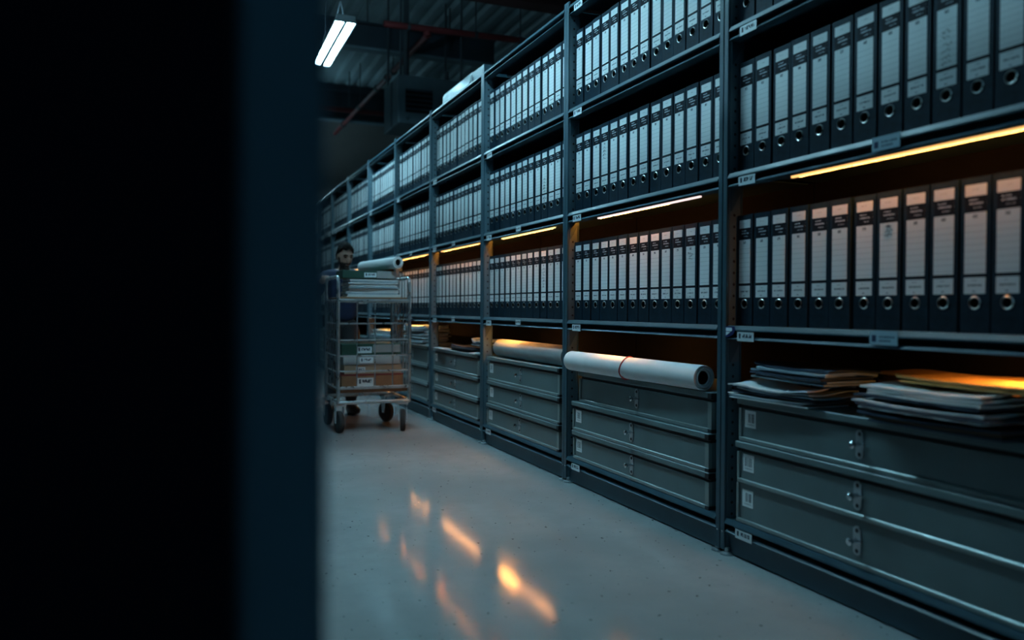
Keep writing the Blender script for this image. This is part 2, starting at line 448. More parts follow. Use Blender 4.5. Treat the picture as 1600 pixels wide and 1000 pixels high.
# ------------------------------------------------------------------ binders
BW, BH, BD = .0985, .474, .40
def binder_body():
    bm = bmesh.new(); hw = BW / 2; cz = BH - .381; R = .0175
    out = [bm.verts.new(p) for p in ((0, -hw, 0), (0, hw, 0), (0, hw, BH), (0, -hw, BH))]
    inn = [bm.verts.new((0, R * math.cos(a), cz + R * math.sin(a))) for a in [2 * PI * k / 14 for k in range(14)]]
    es = [bm.edges.new((out[k], out[(k + 1) % 4])) for k in range(4)] + [bm.edges.new((inn[k], inn[(k + 1) % 14])) for k in range(14)]
    bmesh.ops.triangle_fill(bm, use_beauty=True, edges=es)
    for f in list(bm.faces):
        c = f.calc_center_median()
        if math.hypot(c.y, c.z - cz) < R * .9 and all(v in inn for v in f.verts): bm.faces.remove(f)
    back = [bm.verts.new((BD, v.co.y, v.co.z)) for v in out]
    for k in range(4): bm.faces.new((out[k], out[(k + 1) % 4], back[(k + 1) % 4], back[k]))
    bm.faces.new(back)
    deep = [bm.verts.new((.03, v.co.y, v.co.z)) for v in inn]
    for k in range(14):
        f = bm.faces.new((inn[k], inn[(k + 1) % 14], deep[(k + 1) % 14], deep[k])); f.material_index = 1
    f = bm.faces.new(deep); f.material_index = 1
    bmesh.ops.recalc_face_normals(bm, faces=bm.faces)
    me = bpy.data.meshes.new('binder_body'); bm.to_mesh(me); bm.free()
    me.materials.append(M['binder']); me.materials.append(M['hole'])
    return me
ME_B = binder_body()
ME_L = plate(-.0355, .0355, BH - .356, BH - .020, -.0012, .0012).mesh('spine_label', 'spine')
ME_R = MB().lathe([(.0165, .002), (.0165, -.002), (.0185, -.003), (.0208, -.001), (.0208, .001)], 'x', (0, 0, BH - .381), 18).mesh('finger_ring', 'ring', True)
ROWS = [(Z1, 'top binder row'), (Z2, 'middle binder row'), (Z3, 'lowest binder row')]

def squiggle(seed, w, h, n):
    rr = random.Random(seed); m = MB()
    for ln in range(n):
        z = -ln * h; yy = w / 2 * rr.uniform(.5, 1); pts = []
        while yy > -w / 2 * rr.uniform(.6, 1):
            pts.append((-.0016, yy, z + rr.uniform(-.38, .38) * h)); yy -= rr.uniform(.002, .006)
        if len(pts) > 2: m.tube(pts, .0009, 4)
    return m
HAND = {(0, 1, 9): (.24, .05, .02, 7), (0, 2, 7): (.18, .045, .014, 3), (1, 2, 11): (.2, .045, .012, 3), (1, 2, 8): (.13, .03, .012, 1), (1, 1, 3): (.2, .04, .02, 4), (1, 1, 0): (.22, .03, .02, 2), (2, 1, 9): (.26, .04, .02, 8), (2, 2, 9): (.2, .04, .02, 7), (1, 0, 2): (.15, .04, .014, 2)}
stuff_parts = []
for b in range(NB):
    y0, y1 = PY[b] + .036, PY[b + 1] - .036
    n = [13, 14, 13, 13, 12, 12, 12, 12, 12, 12, 12][b]
    pitch = min(.1075, (y1 - y0) / n)
    for ri, (z, rname) in enumerate(ROWS):
        nn = 5 if (b == 0 and ri == 0) else n
        for i in range(nn):
            y = y1 - pitch * (i + .5) + random.uniform(-.0015, .0015)
            xx = .044 + random.uniform(-.003, .005); rz = random.uniform(-.008, .008)
            if b > 7: stuff_parts.append((xx, y, z)); continue
            o = link('lever_arch_binder', ME_B, None, (xx, y, z + .0005), (0, 0, rz))
            tag(o, 'black lever arch binder, %s from left, %s, %s' % (ORD[i], rname, BAY[b]), 'binder', 'lever arch binders on the %s' % rname.replace('binder ', ''))
            link('spine_label', ME_L, o)
            if b < 6: link('finger_ring', ME_R, o)
            hk = HAND.get((b, ri, i))
            if hk: squiggle(b * 31 + ri * 7 + i, hk[1], hk[2], hk[3]).build('handwriting', 'ink', o, (0, 0, BH - hk[0] + .06))
m = MB(); m2 = MB()
for (xx, y, z) in stuff_parts:
    m.box(xx, xx + BD, y - BW / 2, y + BW / 2, z + .001, z + BH)
o = m.build('distant_binders', 'binder'); o['kind'] = 'stuff'
tag(o, 'rows of small distant binders at the far end of the shelving', 'binders')
for (xx, y, z) in stuff_parts:
    m2.face([(xx - .001, y + .04, z + BH - .356), (xx - .001, y - .04, z + BH - .356), (xx - .001, y - .04, z + BH - .02), (xx - .001, y + .04, z + BH - .02)], [(0, 0), (1, 0), (1, 1), (0, 1)])
l = m2.build('distant_spine_labels', 'spine', o); l['kind'] = 'stuff'

# ------------------------------------------------------------------ amber LED strips
LEDS = []
def led(x, z, ya, yb, mat, label, h=.008, wd=.010, ca=None, cb=None, top=.006):
    t = thing('led_strip_light', label, 'light strip', (x, (ya + yb) / 2, z), 'amber strip lights under the shelves')
    LEDS.append(t.name)
    L = (yb - ya) / 2
    MB().box(-wd / 2 - .002, wd / 2 + .002, -L - .004, L + .004, 0, top).build('channel', 'steel_dark', t)
    MB().box(-wd / 2, wd / 2, -L, L, -h, 0).build('diffuser', mat, t)
    if mat != 'led3': MB().prism([(wd / 2 + .0015, -h), (wd / 2 + .0080, -h + .0075), (wd / 2 + .0073, -h + .0081), (wd / 2 + .0010, -h + .0008)], 'y', ca - (ya + yb) / 2, cb - (ya + yb) / 2).build('added_emitter', 'emitter', t)  # hidden emitter added behind the diffuser to throw the strip's light
for b, ya, yb, mt, ca, cb in ((0, 1.40, 2.45, 'led0', 1.42, 2.42), (1, 3.04, 4.01, 'led1', 3.3, 4.0), (2, 4.58, 5.49, 'led2', 4.62, 5.48), (3, 5.97, 6.98, 'led0', 6.0, 6.96), (4, 7.42, 8.49, 'led0', 7.5, 8.4), (5, 8.78, 9.62, 'led0', 9.0, 9.5), (6, 10.16, 11.0, 'led0', 10.3, 10.9), (7, 11.5, 12.4, 'led0', 11.6, 12.2)):
    led(.008, Z2 - .0665, ya, yb, mt, 'glowing amber strip light below the middle binder shelf, ' + BAY[b], ca=ca, cb=cb)
    if b in (1, 2, 3, 4):                              # unseen amber LED added behind the lip to light the far post flange
        far = PY[b + 1]
        MB().box(.062, .070, far - .19 - (ya + yb) / 2, far - .075 - (ya + yb) / 2, .030, .042).build('added_end_led', 'led_end', scene.objects[LEDS[-1]])
for b, yc, hl, xx in ((0, 1.62, .085, .20), (1, 3.80, .10, .062), (2, 5.46, .16, .058), (4, 8.0, .12, .10), (5, 9.3, .15, .10)):
    led(xx, Z3 - .0495, yc - hl, yc + hl, 'led3', 'amber strip light hidden under the lowest binder shelf, ' + BAY[b], top=.0425)
for b, ya, yb in ((2, 4.70, 5.62), (3, 6.05, 7.12), (4, 7.45, 8.2)):      # unseen strips added to lay amber streaks on the aisle floor
    t = thing('led_strip_light', 'unseen amber strip added for floor streaks, lowest binder shelf, ' + BAY[b], 'light strip', (.0755, (ya + yb) / 2, Z3 - .05), 'amber strip lights under the shelves')
    L = (yb - ya) / 2
    MB().box(-.004, .006, -L, L, 0, .043).build('channel', 'steel_dark', t)
    MB().prism([(-.0045, .003), (-.0045, .0005), (-.0015, -.0030), (.0015, -.0030), (.0015, -.0008), (-.0040, -.0005)], 'y', -L, L).build('diffuser', 'led_streak', t)

# ------------------------------------------------------------------ metal drawer cases
def latch(parent, y, z):
    m = MB(); prof = []
    for k in range(9): a = PI * k / 8; prof.append((.017 * math.cos(a), .035 + .017 * math.sin(a)))
    for k in range(9): a = PI + PI * k / 8; prof.append((.017 * math.cos(a), -.035 + .017 * math.sin(a)))
    p = m.prism(prof, 'x', -.004, .0).build('latch_plate', 'galv', parent, (.0075, y, z), smooth=False)
    MB().lathe([(0, 0), (.008, 0), (.008, -.022), (.010, -.026), (.0135, -.034), (.0135, -.042), (.008, -.047), (0, -.047)], 'x', (0, 0, 0), 14).build('knob', 'chrome', p, smooth=True)
    for zz in (.036, -.036):
        MB().lathe([(0, -.0065), (.006, -.006), (.008, -.004), (0, -.004)], 'x', (0, 0, zz), 12).build('screw', 'rubber', p, smooth=True)
    MB().box(-.006, -.003, -.03, .03, -.002, .002).build('latch_bar', 'chrome', p)
def case(b, lvl, y0, y1, z0, z1, lid=True, code=True, dx=0.0, label=''):
    t = thing('metal_drawer_case', label, 'case', (dx, y0, z0), 'slate metal cases on the bottom shelves')
    w = y1 - y0; h = z1 - z0; zl = h - (.028 if lid else .003)
    D = .46
    MB().box(.008, D, .004, w - .004, .002, zl - (.016 if lid else 0)).build('body', 'case', t)
    if lid: MB().box(.016, D - .01, .006, w - .006, zl - .016, zl + .001).build('lid_gap_dark', 'black_plastic', t)  # black strip added to darken the shaded gap below the lid
    MB().box(.0, .02, .0, w, .0, .019).build('bottom_rail', 'case_rail', t, bevel=.003)
    MB().box(.0, .02, .0, .03, .019, zl - (.016 if lid else 0)).build('corner_post', 'case_rail', t, bevel=.002)
    MB().box(.0, .02, w - .016, w, .019, zl - (.016 if lid else 0)).build('corner_post', 'case_rail', t, bevel=.002)
    if lid:
        MB().box(-.006, D + .006, -.006, w + .006, zl + .001, h).build('lid', 'case', t, bevel=.003)
        MB().box(-.0075, .03, -.0075, .02, zl - .001, h - .004).build('corner_cap', 'black_plastic', t)
    MB().box(-.0015, .04, -.0015, .026, -.0, .016).build('corner_cap', 'black_plastic', t)
    if code: plate(w - .102, w - .034, zl - .094, zl - .022, .0065).build('barcode_label', 'barcode', t)
    latch(t, w / 2, .019 + (zl - .019) * .5)
CN = ['bottom', 'middle', 'top']
for b in range(NB - 1):
    a, c = PY[b], PY[b + 1]
    y0, y1 = a + .098, c - .095
    zz = [(ZB + .001, .331), (.332, .507), (.508, .692)]
    for lv, (p, q) in enumerate(zz):
        yy0, yy1 = y0, y1 + random.uniform(-.008, .008); dx = random.uniform(.0, .008)
        if b == 1 and lv == 2: yy1 -= .055; dx = .014
        case(b, lv, yy0, yy1, p, q, lid=not (b == 0 and lv == 0), code=not (b == 1 and lv == 2) and b < 5, dx=.006 + dx,
             label='slate metal case with latch, %s of its stack, %s' % (CN[lv], BAY[b]))

# ------------------------------------------------------------------ paper rolls
def paper_roll(name, label, cy, length, r, x, z, mat, turns=4, rot=(0, 0, 0), hole=.55):
    """rolled sheets lying along y: nested sleeves, each a part, with a hollow core"""
    t = thing(name, label, 'paper roll', (x, cy, z + r), 'paper rolls', rot)
    ri = r * hole
    for k in range(turns):
        ro = r - (r - ri) * k / turns; rin = r - (r - ri) * (k + 1) / turns + .001
        e = .004 * k if k % 2 else -.003 * k
        L = length / 2
        if k == 0: MB().lathe([(0, -L * .9), (ri - .001, -L * .9), (ri - .001, -L + .012), (ri - .0025, -L + .012), (ri - .0025, -L * .89), (0, -L * .89)], 'y', (0, 0, 0), 24).build('dark_core_plug', 'hole', t, smooth=True)  # black plug added so the hollow of the roll looks shaded
        MB().lathe([(rin, -L + e), (ro - .001, -L + e), (ro, -L + e + .001), (ro, L - .001), (ro - .001, L), (rin, L), (rin, -L + e)], 'y', (0, 0, 0), 40).build('outer_sheet' if k == 0 else 'inner_sheet', mat, t, smooth=True)
    return t
t = paper_roll('paper_roll', 'white paper roll with red band lying on metal case', 3.66, 1.28, .058, .002, .692, 'paper')
t.rotation_euler = (0, 0, .025)
t.location = (.016, 3.675, .692 + .0595)
pts = [(.0592 * math.cos(a), .0 + .012 * math.sin(2 * a), .0592 * math.sin(a)) for a in [2 * PI * k / 40 for k in range(40)]]
MB().tube(pts, .0045, 6, closed=True).build('red_band', 'red', t, smooth=True)
MB().tube([(-.04, -.0, -.045), (-.05, -.01, -.05), (-.045, -.02, -.056), (-.03, -.026, -.0585)], .0035, 6).build('band_knot', 'red', t, smooth=True)
t2 = paper_roll('paper_roll', 'wide grey paper roll lit amber at one end, third bay', 5.12, 1.19, .068, .095, .693, 'grey_card')

# ------------------------------------------------------------------ papers and folders
def sheaf(name, label, cat, x, y, z, wx, wy, h, mats, n=4, rot=0.0, wave=.006, jag=.008, seed=1, droop=0.0, group='loose papers and folders on the cases'):
    """a loose sheaf: n curled sheets, each a part, lying on one another (x,y = middle)"""
    rr = random.Random(seed)
    t = thing(name, label, cat, (x, y, z), group, (0, 0, rot))
    NX, NY = 7, 16; ph = rr.uniform(0, 6)
    for k in range(n):
        ox, oy = rr.uniform(-jag, jag), rr.uniform(-jag, jag) * 2; z0 = h * k / n; th = h / n * .72
        sx, sy = wx * rr.uniform(.95, 1.02), wy * rr.uniform(.93, 1.02); am = wave * (k + .3) / n; p2 = ph + k * .5
        def hgt(u, v):
            return z0 + am * (1 + math.sin(u * 5 + p2) * .5 + math.sin(v * 9 + p2 * 1.7) * .5) * (abs(v - .5) * 2) ** 1.5 - droop * max(0, .22 - u) ** 2 * 20 * (k + 1) / n
        top = [[(ox + (i / NX - .5) * sx + (rr.uniform(-.4, .4) * jag if j in (0, NY) or i == 0 else 0), oy + (j / NY - .5) * sy + (rr.uniform(-.5, .5) * jag if j in (0, NY) else 0)) for j in range(NY + 1)] for i in range(NX + 1)]
        m = MB(); V = []
        for s in (0, 1):
            for i in range(NX + 1):
                for j in range(NY + 1):
                    px, py = top[i][j]; V.append((px, py, hgt(i / NX, j / NY) + s * th))
        m.v = V; W = NY + 1; S = W * (NX + 1)
        for i in range(NX):
            for j in range(NY):
                q = (i * W + j, i * W + j + 1, (i + 1) * W + j + 1, (i + 1) * W + j)
                m.f.append(q[::-1]); m.f.append(tuple(S + c for c in q))
        rim = [(0, j) for j in range(NY)] + [(i, NY) for i in range(NX)] + [(NX, j) for j in range(NY, 0, -1)] + [(i, 0) for i in range(NX, 0, -1)]
        rid = [i * W + j for i, j in rim]
        for a_, b_ in zip(rid, rid[1:] + rid[:1]): m.f.append((a_, b_, S + b_, S + a_))
        m.build('sheet', mats[k % len(mats)], t, smooth=True)
    return t
LT = .694
# nearest bay, left pile
sheaf('paper_sheaf', 'thin white papers at the bottom of left pile, nearest bay', 'papers', .085, 2.56, LT, .22, .44, .016, ['paper', 'paper_blue'], 3, .05, .006, .006, 3)
sheaf('plastic_sleeve_stack', 'blue grey papers with curled white sheet on left pile', 'papers', .10, 2.53, LT + .024, .24, .46, .030, ['paper_dark', 'paper_blue', 'paper_blue', 'paper'], 4, .02, .022, .012, 11)
sheaf('paper_sheaf', 'blue grey sheets on top of left pile in nearest bay', 'papers', .12, 2.46, LT + .090, .24, .46, .055, ['paper_blue', 'paper_blue', 'paper_dark'], 6, -.10, .010, .014, 5)
sheaf('card_folder', 'brown card folders behind the left pile, nearest bay', 'folder', .36, 2.06, LT + .002, .24, .46, .05, ['kraft_dark', 'kraft'], 4, .03, .004, .008, 6)
sheaf('card_folder', 'orange brown folders stacked highest behind the papers, nearest bay', 'folder', .365, 2.05, LT + .060, .22, .44, .085, ['kraft', 'manila', 'kraft_dark'], 5, -.03, .004, .012, 7)
# nearest bay, right pile hanging over the front
sheaf('card_folder', 'dark folder at the bottom of the right pile over case edge', 'folder', .07, 1.78, LT + .001, .27, .50, .028, ['paper_dark', 'kraft_dark'], 3, .02, .006, .010, 8)
sheaf('paper_sheaf', 'white papers with torn corner low in right pile', 'papers', .075, 1.82, LT + .043, .28, .50, .022, ['paper', 'paper_dark'], 3, -.03, .008, .012, 9)
sheaf('paper_sheaf', 'thick white papers with ragged left edge, right pile', 'papers', .09, 1.83, LT + .078, .28, .48, .040, ['paper_dark', 'paper', 'paper', 'paper'], 4, -.06, .010, .016, 10)
sheaf('manila_envelope', 'bright orange envelope on top of the right pile', 'envelope', .14, 1.71, LT + .133, .26, .52, .020, ['manila'], 2, -.05, .006, .012, 12)
# fourth bay: dark folders, fifth bay: wrapped papers
sheaf('card_folder', 'dark folder stack lying on cases in the fourth bay', 'folder', .16, 6.45, LT + .002, .26, .6, .04, ['paper_dark', 'paper_dark', 'steel_dark'], 4, .04, .01, .016, 21)
sheaf('paper_sheaf', 'thin pale sheet on dark cases, fourth bay', 'papers', .02, 6.95, LT + .001, .10, .30, .006, ['paper_blue'], 1, .02, .003, .004, 22)
sheaf('card_folder', 'dark folders at the near end of the fourth bay', 'folder', .14, 6.12, LT + .064, .24, .26, .035, ['paper_blue', 'paper_dark'], 3, -.1, .02, .012, 23)
sheaf('paper_sheaf', 'small white sheet at near corner of the fourth bay', 'papers', .02, 6.07, LT + .001, .08, .12, .010, ['paper'], 1, .1, .008, .004, 24)
for k in range(3):
    sheaf('wrapped_papers', ['lowest', 'middle', 'uppermost'][k] + ' plastic wrapped paper bundle beside cart, fifth bay', 'papers', .12, 7.86, LT + .002 + k * .068, .26, .84 - .05 * k, .05, ['film', 'paper_blue'], 4, .03 * (k - 1), .014, .02, 30 + k)
sheaf('wrapped_papers', 'plastic wrapped paper bundle in the sixth bay', 'papers', .12, 9.3, LT + .002, .26, .9, .11, ['film', 'paper_blue'], 4, .02, .014, .02, 40)

# ------------------------------------------------------------------ wrapped bundle on top of the shelving
t = thing('wrapped_bundle', 'white plastic wrapped bundle with box on top of shelving', 'bundle', (.04, 6.33, ZT + .001))
MB().prism([(0, 0), (0, .10), (.03, .135), (.20, .14), (.24, .10), (.24, 0)], 'y', 0, .74).build('plastic_wrap', 'film', t, bevel=.012, smooth=True)
MB().box(.02, .22, -.30, -.012, 0, .115).build('box', 'steel', t, bevel=.004)

# ------------------------------------------------------------------ under the roof: beams, pipes, heater
t = thing('roof_beam', 'dark steel roof beam with pale bottom flange behind the lamp', 'beam', (0, 12.0, 4.94))
MB().box(-1.4, 2.45, -.01, .01, .03, .38).build('web', 'beam', t)
MB().box(-1.4, 2.45, -.09, .09, 0, .03).build('bottom_flange', 'flange', t)
MB().box(-1.4, 2.45, -.09, .09, .38, .41).build('top_flange', 'beam', t)
for xx in (-.9, .4, 1.7):
    MB().tube([(xx, 0, .41), (xx, 0, ZC - 4.94 + .02)], .012, 8).build('hanger', 'rod', t)
t = thing('roof_beam', 'oxide red roof beam crossing at the top edge', 'beam', (0, 9.6, 5.02))
MB().box(-3.0, 4.55, -.012, .012, .03, .36).build('web', 'redbeam', t)
MB().box(-3.0, 4.55, -.14, .14, 0, .03).build('bottom_flange', 'redbeam', t)
MB().box(-3.0, 4.55, -.14, .14, .36, .39).build('top_flange', 'redbeam', t)
for xx in (-2.5, .8, 4.0): MB().box(xx - .05, xx + .05, -.05, .05, .39, ZC - 5.02 + .03).build('bracket', 'redbeam', t)
t = thing('sprinkler_pipe', 'red sprinkler pipe crossing the aisle under the roof', 'pipe', (0, 10.93, 5.0))
MB().tube([(.40, 0, 0), (4.6, 0, .08)], .045, 12).build('pipe', 'redpipe', t, smooth=True)
for xx in (.75, 1.75, 2.45, 3.1):
    MB().tube([(xx, 0, .03), (xx, 0, ZC - 5.0 + .02)], .010, 6).build('hanger_rod', 'rod', t)
    MB().lathe([(.045, -.02), (.055, -.02), (.055, .02), (.045, .02)], 'x', (xx, 0, (xx - .4) * .019), 12).build('clamp', 'rod', t)
t = thing('sprinkler_pipe', 'red sprinkler branch pipe running along the aisle', 'pipe', (1.03, 10.95, 4.93))
MB().tube([(0, 0, 0), (-.08, 7.0, 0)], .042, 12).build('pipe', 'redpipe', t, smooth=True)
MB().tube([(0, 0, .08), (0, 0, -.02)], .055, 12).build('tee_joint', 'redpipe', t, smooth=True)
for k, yy in enumerate((1.9, 2.3, 3.0, 4.4, 6.0)):
    MB().lathe([(.042, -.05), (.060, -.05), (.060, .05), (.042, .05)], 'y', (-.08 * yy / 7, yy, 0), 12).build('coupling', 'rod', t)
    if k in (0, 3): MB().tube([(-.08 * yy / 7, yy, .04), (-.08 * yy / 7, yy, ZC - 4.93 + .02)], .010, 6).build('hanger_rod', 'rod', t)
t = thing('sprinkler_pipe', 'dark red pipe along the far end of roof', 'pipe', (0, 16.0, 5.0))
MB().tube([(-1.0, 0, 0), (1.75, 0, 0)], .05, 10).build('pipe', 'redpipe', t, smooth=True)
for xx in (-.5, .9): MB().tube([(xx, 0, .04), (xx, 0, ZC - 5.0 + .02)], .012, 6).build('hanger_rod', 'rod', t)
t = thing('roof_beam', 'pale grey beam at the far end above the back wall', 'beam', (0, 17.0, 5.0))
MB().box(-3.0, 4.5, -.1, .1, .0, .04).build('bottom_flange', 'flange', t)
MB().box(-3.0, 4.5, -.012, .012, .04, .62).build('web', 'beam', t)
MB().box(-3.0, 4.5, -.1, .1, .62, .76).build('top_flange', 'beam', t)

t = thing('unit_heater', 'grey box shaped unit heater hanging above the shelving', 'heater', (.62, 11.0, 3.67))
MB().box(0, 1.0, 0, .85, 0, .68).build('cabinet', 'heater', t, bevel=.012)
MB().box(.11, .50, -.012, -.001, .16, .49).build('grille_recess', 'hole', t)
for k in range(5):
    zz = .19 + k * .066
    MB().prism([(-.034, zz), (-.012, zz + .03), (-.012, zz + .034), (-.036, zz + .004)], 'x', .115, .495).build('louvre', 'steel_dark', t)
MB().box(-.006, -.001, .32, .42, .02, .66).build('access_panel', 'steel_dark', t)
MB().lathe([(0, -.02), (.02, -.02), (.02, 0), (0, 0)], 'y', (.13, -.001, .07), 12).build('indicator', 'chrome', t, smooth=True)
for xx, yy in ((.05, .05), (.95, .05), (.05, .8), (.95, .8)):
    MB().tube([(xx, yy, .67), (xx, yy, ZC - 3.67 + .02)], .016, 8).build('hanger_rod', 'rod', t)
MB().tube([(.22, .4, .68), (.22, .4, ZC - 3.67 + .02)], .045, 10).build('flue', 'rod', t, smooth=True)
MB().tube([(.72, .02, .68), (.72, .02, .80)], .03, 10).build('valve', 'rod', t, smooth=True)

# ------------------------------------------------------------------ left-hand rack: only its end shows, dark and very near
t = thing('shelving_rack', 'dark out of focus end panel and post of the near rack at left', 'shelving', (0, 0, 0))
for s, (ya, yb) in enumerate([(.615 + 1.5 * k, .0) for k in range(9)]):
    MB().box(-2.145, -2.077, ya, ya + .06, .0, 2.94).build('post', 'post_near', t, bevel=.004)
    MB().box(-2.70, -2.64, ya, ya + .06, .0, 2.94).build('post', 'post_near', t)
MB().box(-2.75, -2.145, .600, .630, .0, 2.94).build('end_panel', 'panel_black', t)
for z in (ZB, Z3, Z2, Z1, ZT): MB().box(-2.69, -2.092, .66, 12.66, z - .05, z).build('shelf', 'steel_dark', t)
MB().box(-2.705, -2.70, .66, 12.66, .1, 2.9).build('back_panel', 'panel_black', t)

# ------------------------------------------------------------------ roll cage cart
CX0, CX1, CY0, CY1 = -.972, -.358, 6.74, 7.36
t = thing('cage_cart', 'tall chrome wire cage cart on four casters in the aisle', 'cart', (0, 0, 0))
def loop(x, name):
    R = .055; pts = [(x, CY0, .26)]
    pts += [(x, CY0 + R - R * math.cos(a), 1.325 - R + R * math.sin(a)) for a in [PI / 2 * k / 6 for k in range(7)]]
    pts += [(x, CY1 - R + R * math.sin(a), 1.325 - R + R * math.cos(a)) for a in [PI / 2 * k / 6 for k in range(7)]]
    pts += [(x, CY1, .26)]
    return MB().tube(pts, .0155, 10).build(name, 'galv', t, smooth=True)
side = []
for x in (CX0, CX1):
    g = loop(x, 'side_frame'); side.append(g)
    for k in range(1, 6):
        yy = CY0 + (CY1 - CY0) * k / 6
        MB().tube([(x, yy, .37), (x, yy, 1.13)], .005, 6).build('side_wire', 'galv', g)
    for zz in (.38, .52, .655, .79, .93, 1.13):
        MB().tube([(x, CY0, zz), (x, CY1, zz)], .006, 6).build('side_wire', 'galv', g)
MB().tube([(CX0, CY0, 1.125), (CX1, CY0, 1.125)], .016, 8).build('front_top_rail', 'galv', t, smooth=True)
for zz in (.93, .79, .655, .525): MB().tube([(CX0, CY0, zz), (CX1, CY0, zz)], .0075, 6).build('front_wire', 'galv', t)
MB().box(CX0, CX1, CY0 - .01, CY0 + .01, .37, .397).build('front_bottom_rail', 'galv', t, bevel=.004)
for k in range(1, 4):
    x = CX0 + .006 + (CX1 - CX0) * k / 4
    MB().tube([(x, CY0, .39), (x, CY0, 1.115)], .005, 6).build('front_wire', 'galv', t)
MB().box(CX0 + .01, CX1 - .01, CY0 + .012, CY1, .342, .372).build('deck_board', 'kraft_dark', t)
for yy in (CY0, CY1): MB().tube([(CX0, yy, .26), (CX1, yy, .26)], .016, 8).build('base_rail', 'galv', t, smooth=True)
for x in (CX0, CX1): MB().tube([(x, CY0, .26), (x, CY1, .26)], .016, 8).build('base_rail', 'galv', t, smooth=True)
MB().tube([(CX0, CY1, 1.125), (CX1, CY1, 1.125)], .014, 8).build('rear_top_rail', 'galv', t, smooth=True)
MB().box(CX0 + .016, CX1 - .016, CY0 + .01, CY1 - .016, 1.141, 1.156).build('shelf_board', 'kraft', t, bevel=.003)
def caster(x, y, rot):
    c = MB().box(-.045, .045, -.04, .045, .232, .246).build('caster', 'galv', t, (x, y, 0)); c.rotation_euler = (0, 0, rot)
    for s in (-1, 1):
        MB().prism([(-.035, .232), (.035, .232), (.016, .085), (-.016, .085)], 'x', s * .034 - .002, s * .034 + .002).build('fork', 'galv', c)
    MB().lathe([(.0, -.022), (.05, -.022), (.07, -.024), (.088, -.021), (.095, -.010), (.095, .010), (.088, .021), (.07, .024), (.05, .022), (0, .022)], 'x', (0, 0, .095), 28).build('wheel', 'rubber', c, smooth=True)
    MB().tube([(-.04, 0, .095), (.04, 0, .095)], .010, 8).build('axle', 'chrome', c)
caster(-.955, 6.78, .12); caster(-.415, 6.735, -.25); caster(-.42, 7.33, .45); caster(-.965, 7.31, .1)
# load on the deck and the top shelf
def carton(name, label, cat, x0, x1, y0, y1, z0, z1, mat, tagx=None, lid=None):
    t_ = thing(name, label, cat, (x0, y0, z0), 'boxes on the cage cart')
    w_, d_, h_ = x1 - x0, y1 - y0, z1 - z0
    MB().box(0, w_, 0, d_, 0, h_ - (.012 if lid else 0)).build('box_body', mat, t_, bevel=.003)
    if lid: MB().box(-.004, w_ + .004, -.004, d_ + .004, h_ - .012, h_).build('box_lid', lid, t_, bevel=.002)
    if tagx:
        a, b_ = tagx; m_ = MB(); zt0, zt1 = h_ * .16, h_ * .74
        m_.face([(a, -.003, zt0), (b_, -.003, zt0), (b_, -.003, zt1), (a, -.003, zt1)], [(0, 0), (1, 0), (1, 1), (0, 1)])
        m_.face([(a, -.001, zt0), (a, -.001, zt1), (b_, -.001, zt1), (b_, -.001, zt0)])
        for q in (((a, zt0), (b_, zt0)), ((b_, zt0), (b_, zt1)), ((b_, zt1), (a, zt1)), ((a, zt1), (a, zt0))):
            m_.face([(q[0][0], -.003, q[0][1]), (q[0][0], -.001, q[0][1]), (q[1][0], -.001, q[1][1]), (q[1][0], -.003, q[1][1])])
        m_.build('paper_label', 'tag', t_)
    return t_
c = carton('archive_box', 'brown box with red lid lowest in the cage cart', 'box', -.935, -.40, 6.79, 7.2, .373, .495, 'kraft', (.135, .275), 'darkred')
carton('archive_box', 'flat tan box second from the bottom in the cart', 'box', -.91, -.41, 6.80, 7.2, .496, .575, 'tan', (.10, .18))
carton('archive_box', 'grey box with white label under the green one in cart', 'box', -.92, -.43, 6.79, 7.2, .576, .660, 'grey_card', (.14, .255))
carton('archive_box', 'green and grey box topmost in the lower cage stack', 'box', -.935, -.42, 6.79, 7.2, .661, .755, 'green', (.13, .26))
MB().box(.27, .51, -.003, -.001, .02, .086).build('grey_end_panel', 'grey_card', bpy.context.scene.objects['archive_box.003'])
for k in range(3):
    sheaf('paper_bundle', ['lowest', 'middle', 'topmost'][k] + ' white paper bundle on the cart shelf', 'papers', -.655 - .012 * (k == 2), 6.94, 1.158 + k * .051, .46 - .015 * k, .30, .047, ['paper', 'paper', 'paper_blue', 'paper'], 4, .03 * (k - 1), .003, .008, 60 + k, group='paper bundles on the cart')
t_ = carton('archive_box', 'green and grey box on top of papers above cart', 'box', -.925, -.46, 6.80, 7.12, 1.316, 1.384, 'green', (.185, .29))
MB().box(.295, .462, -.003, -.001, .004, .064).build('grey_end_panel', 'grey_card', t_)
r_ = paper_roll('paper_roll', 'white paper roll lying across the top box on the cart', 0, .62, .052, 0, 0, 'paper', 3)
r_.location = (-.555, 7.02, 1.446); r_.rotation_euler = (-.03, 0, .30)

# ------------------------------------------------------------------ person pushing the cart
def skin(vs, es, sub=2):
    """surface grown round a skeleton: vs = (co, radius[, radius_y])"""
    me = bpy.data.meshes.new('skeleton'); me.from_pydata([v[0] for v in vs], es, [])
    o = bpy.data.objects.new('skeleton', me); COL.objects.link(o)
    o.modifiers.new('skin', 'SKIN'); me.update()
    bpy.context.view_layer.objects.active = o
    if not me.skin_vertices:
        bm = bmesh.new(); bm.from_mesh(me); bm.verts.layers.skin.verify(); bm.to_mesh(me); bm.free()
    for i, v in enumerate(vs):
        sv = me.skin_vertices[0].data[i]; sv.radius = (v[1], v[2] if len(v) > 2 else v[1]); sv.use_root = (i == 0)
    s = o.modifiers.new('sub', 'SUBSURF'); s.levels = sub; s.render_levels = sub
    dg = bpy.context.evaluated_depsgraph_get(); out = bpy.data.meshes.new_from_object(o.evaluated_get(dg))
    bpy.data.objects.remove(o); return out
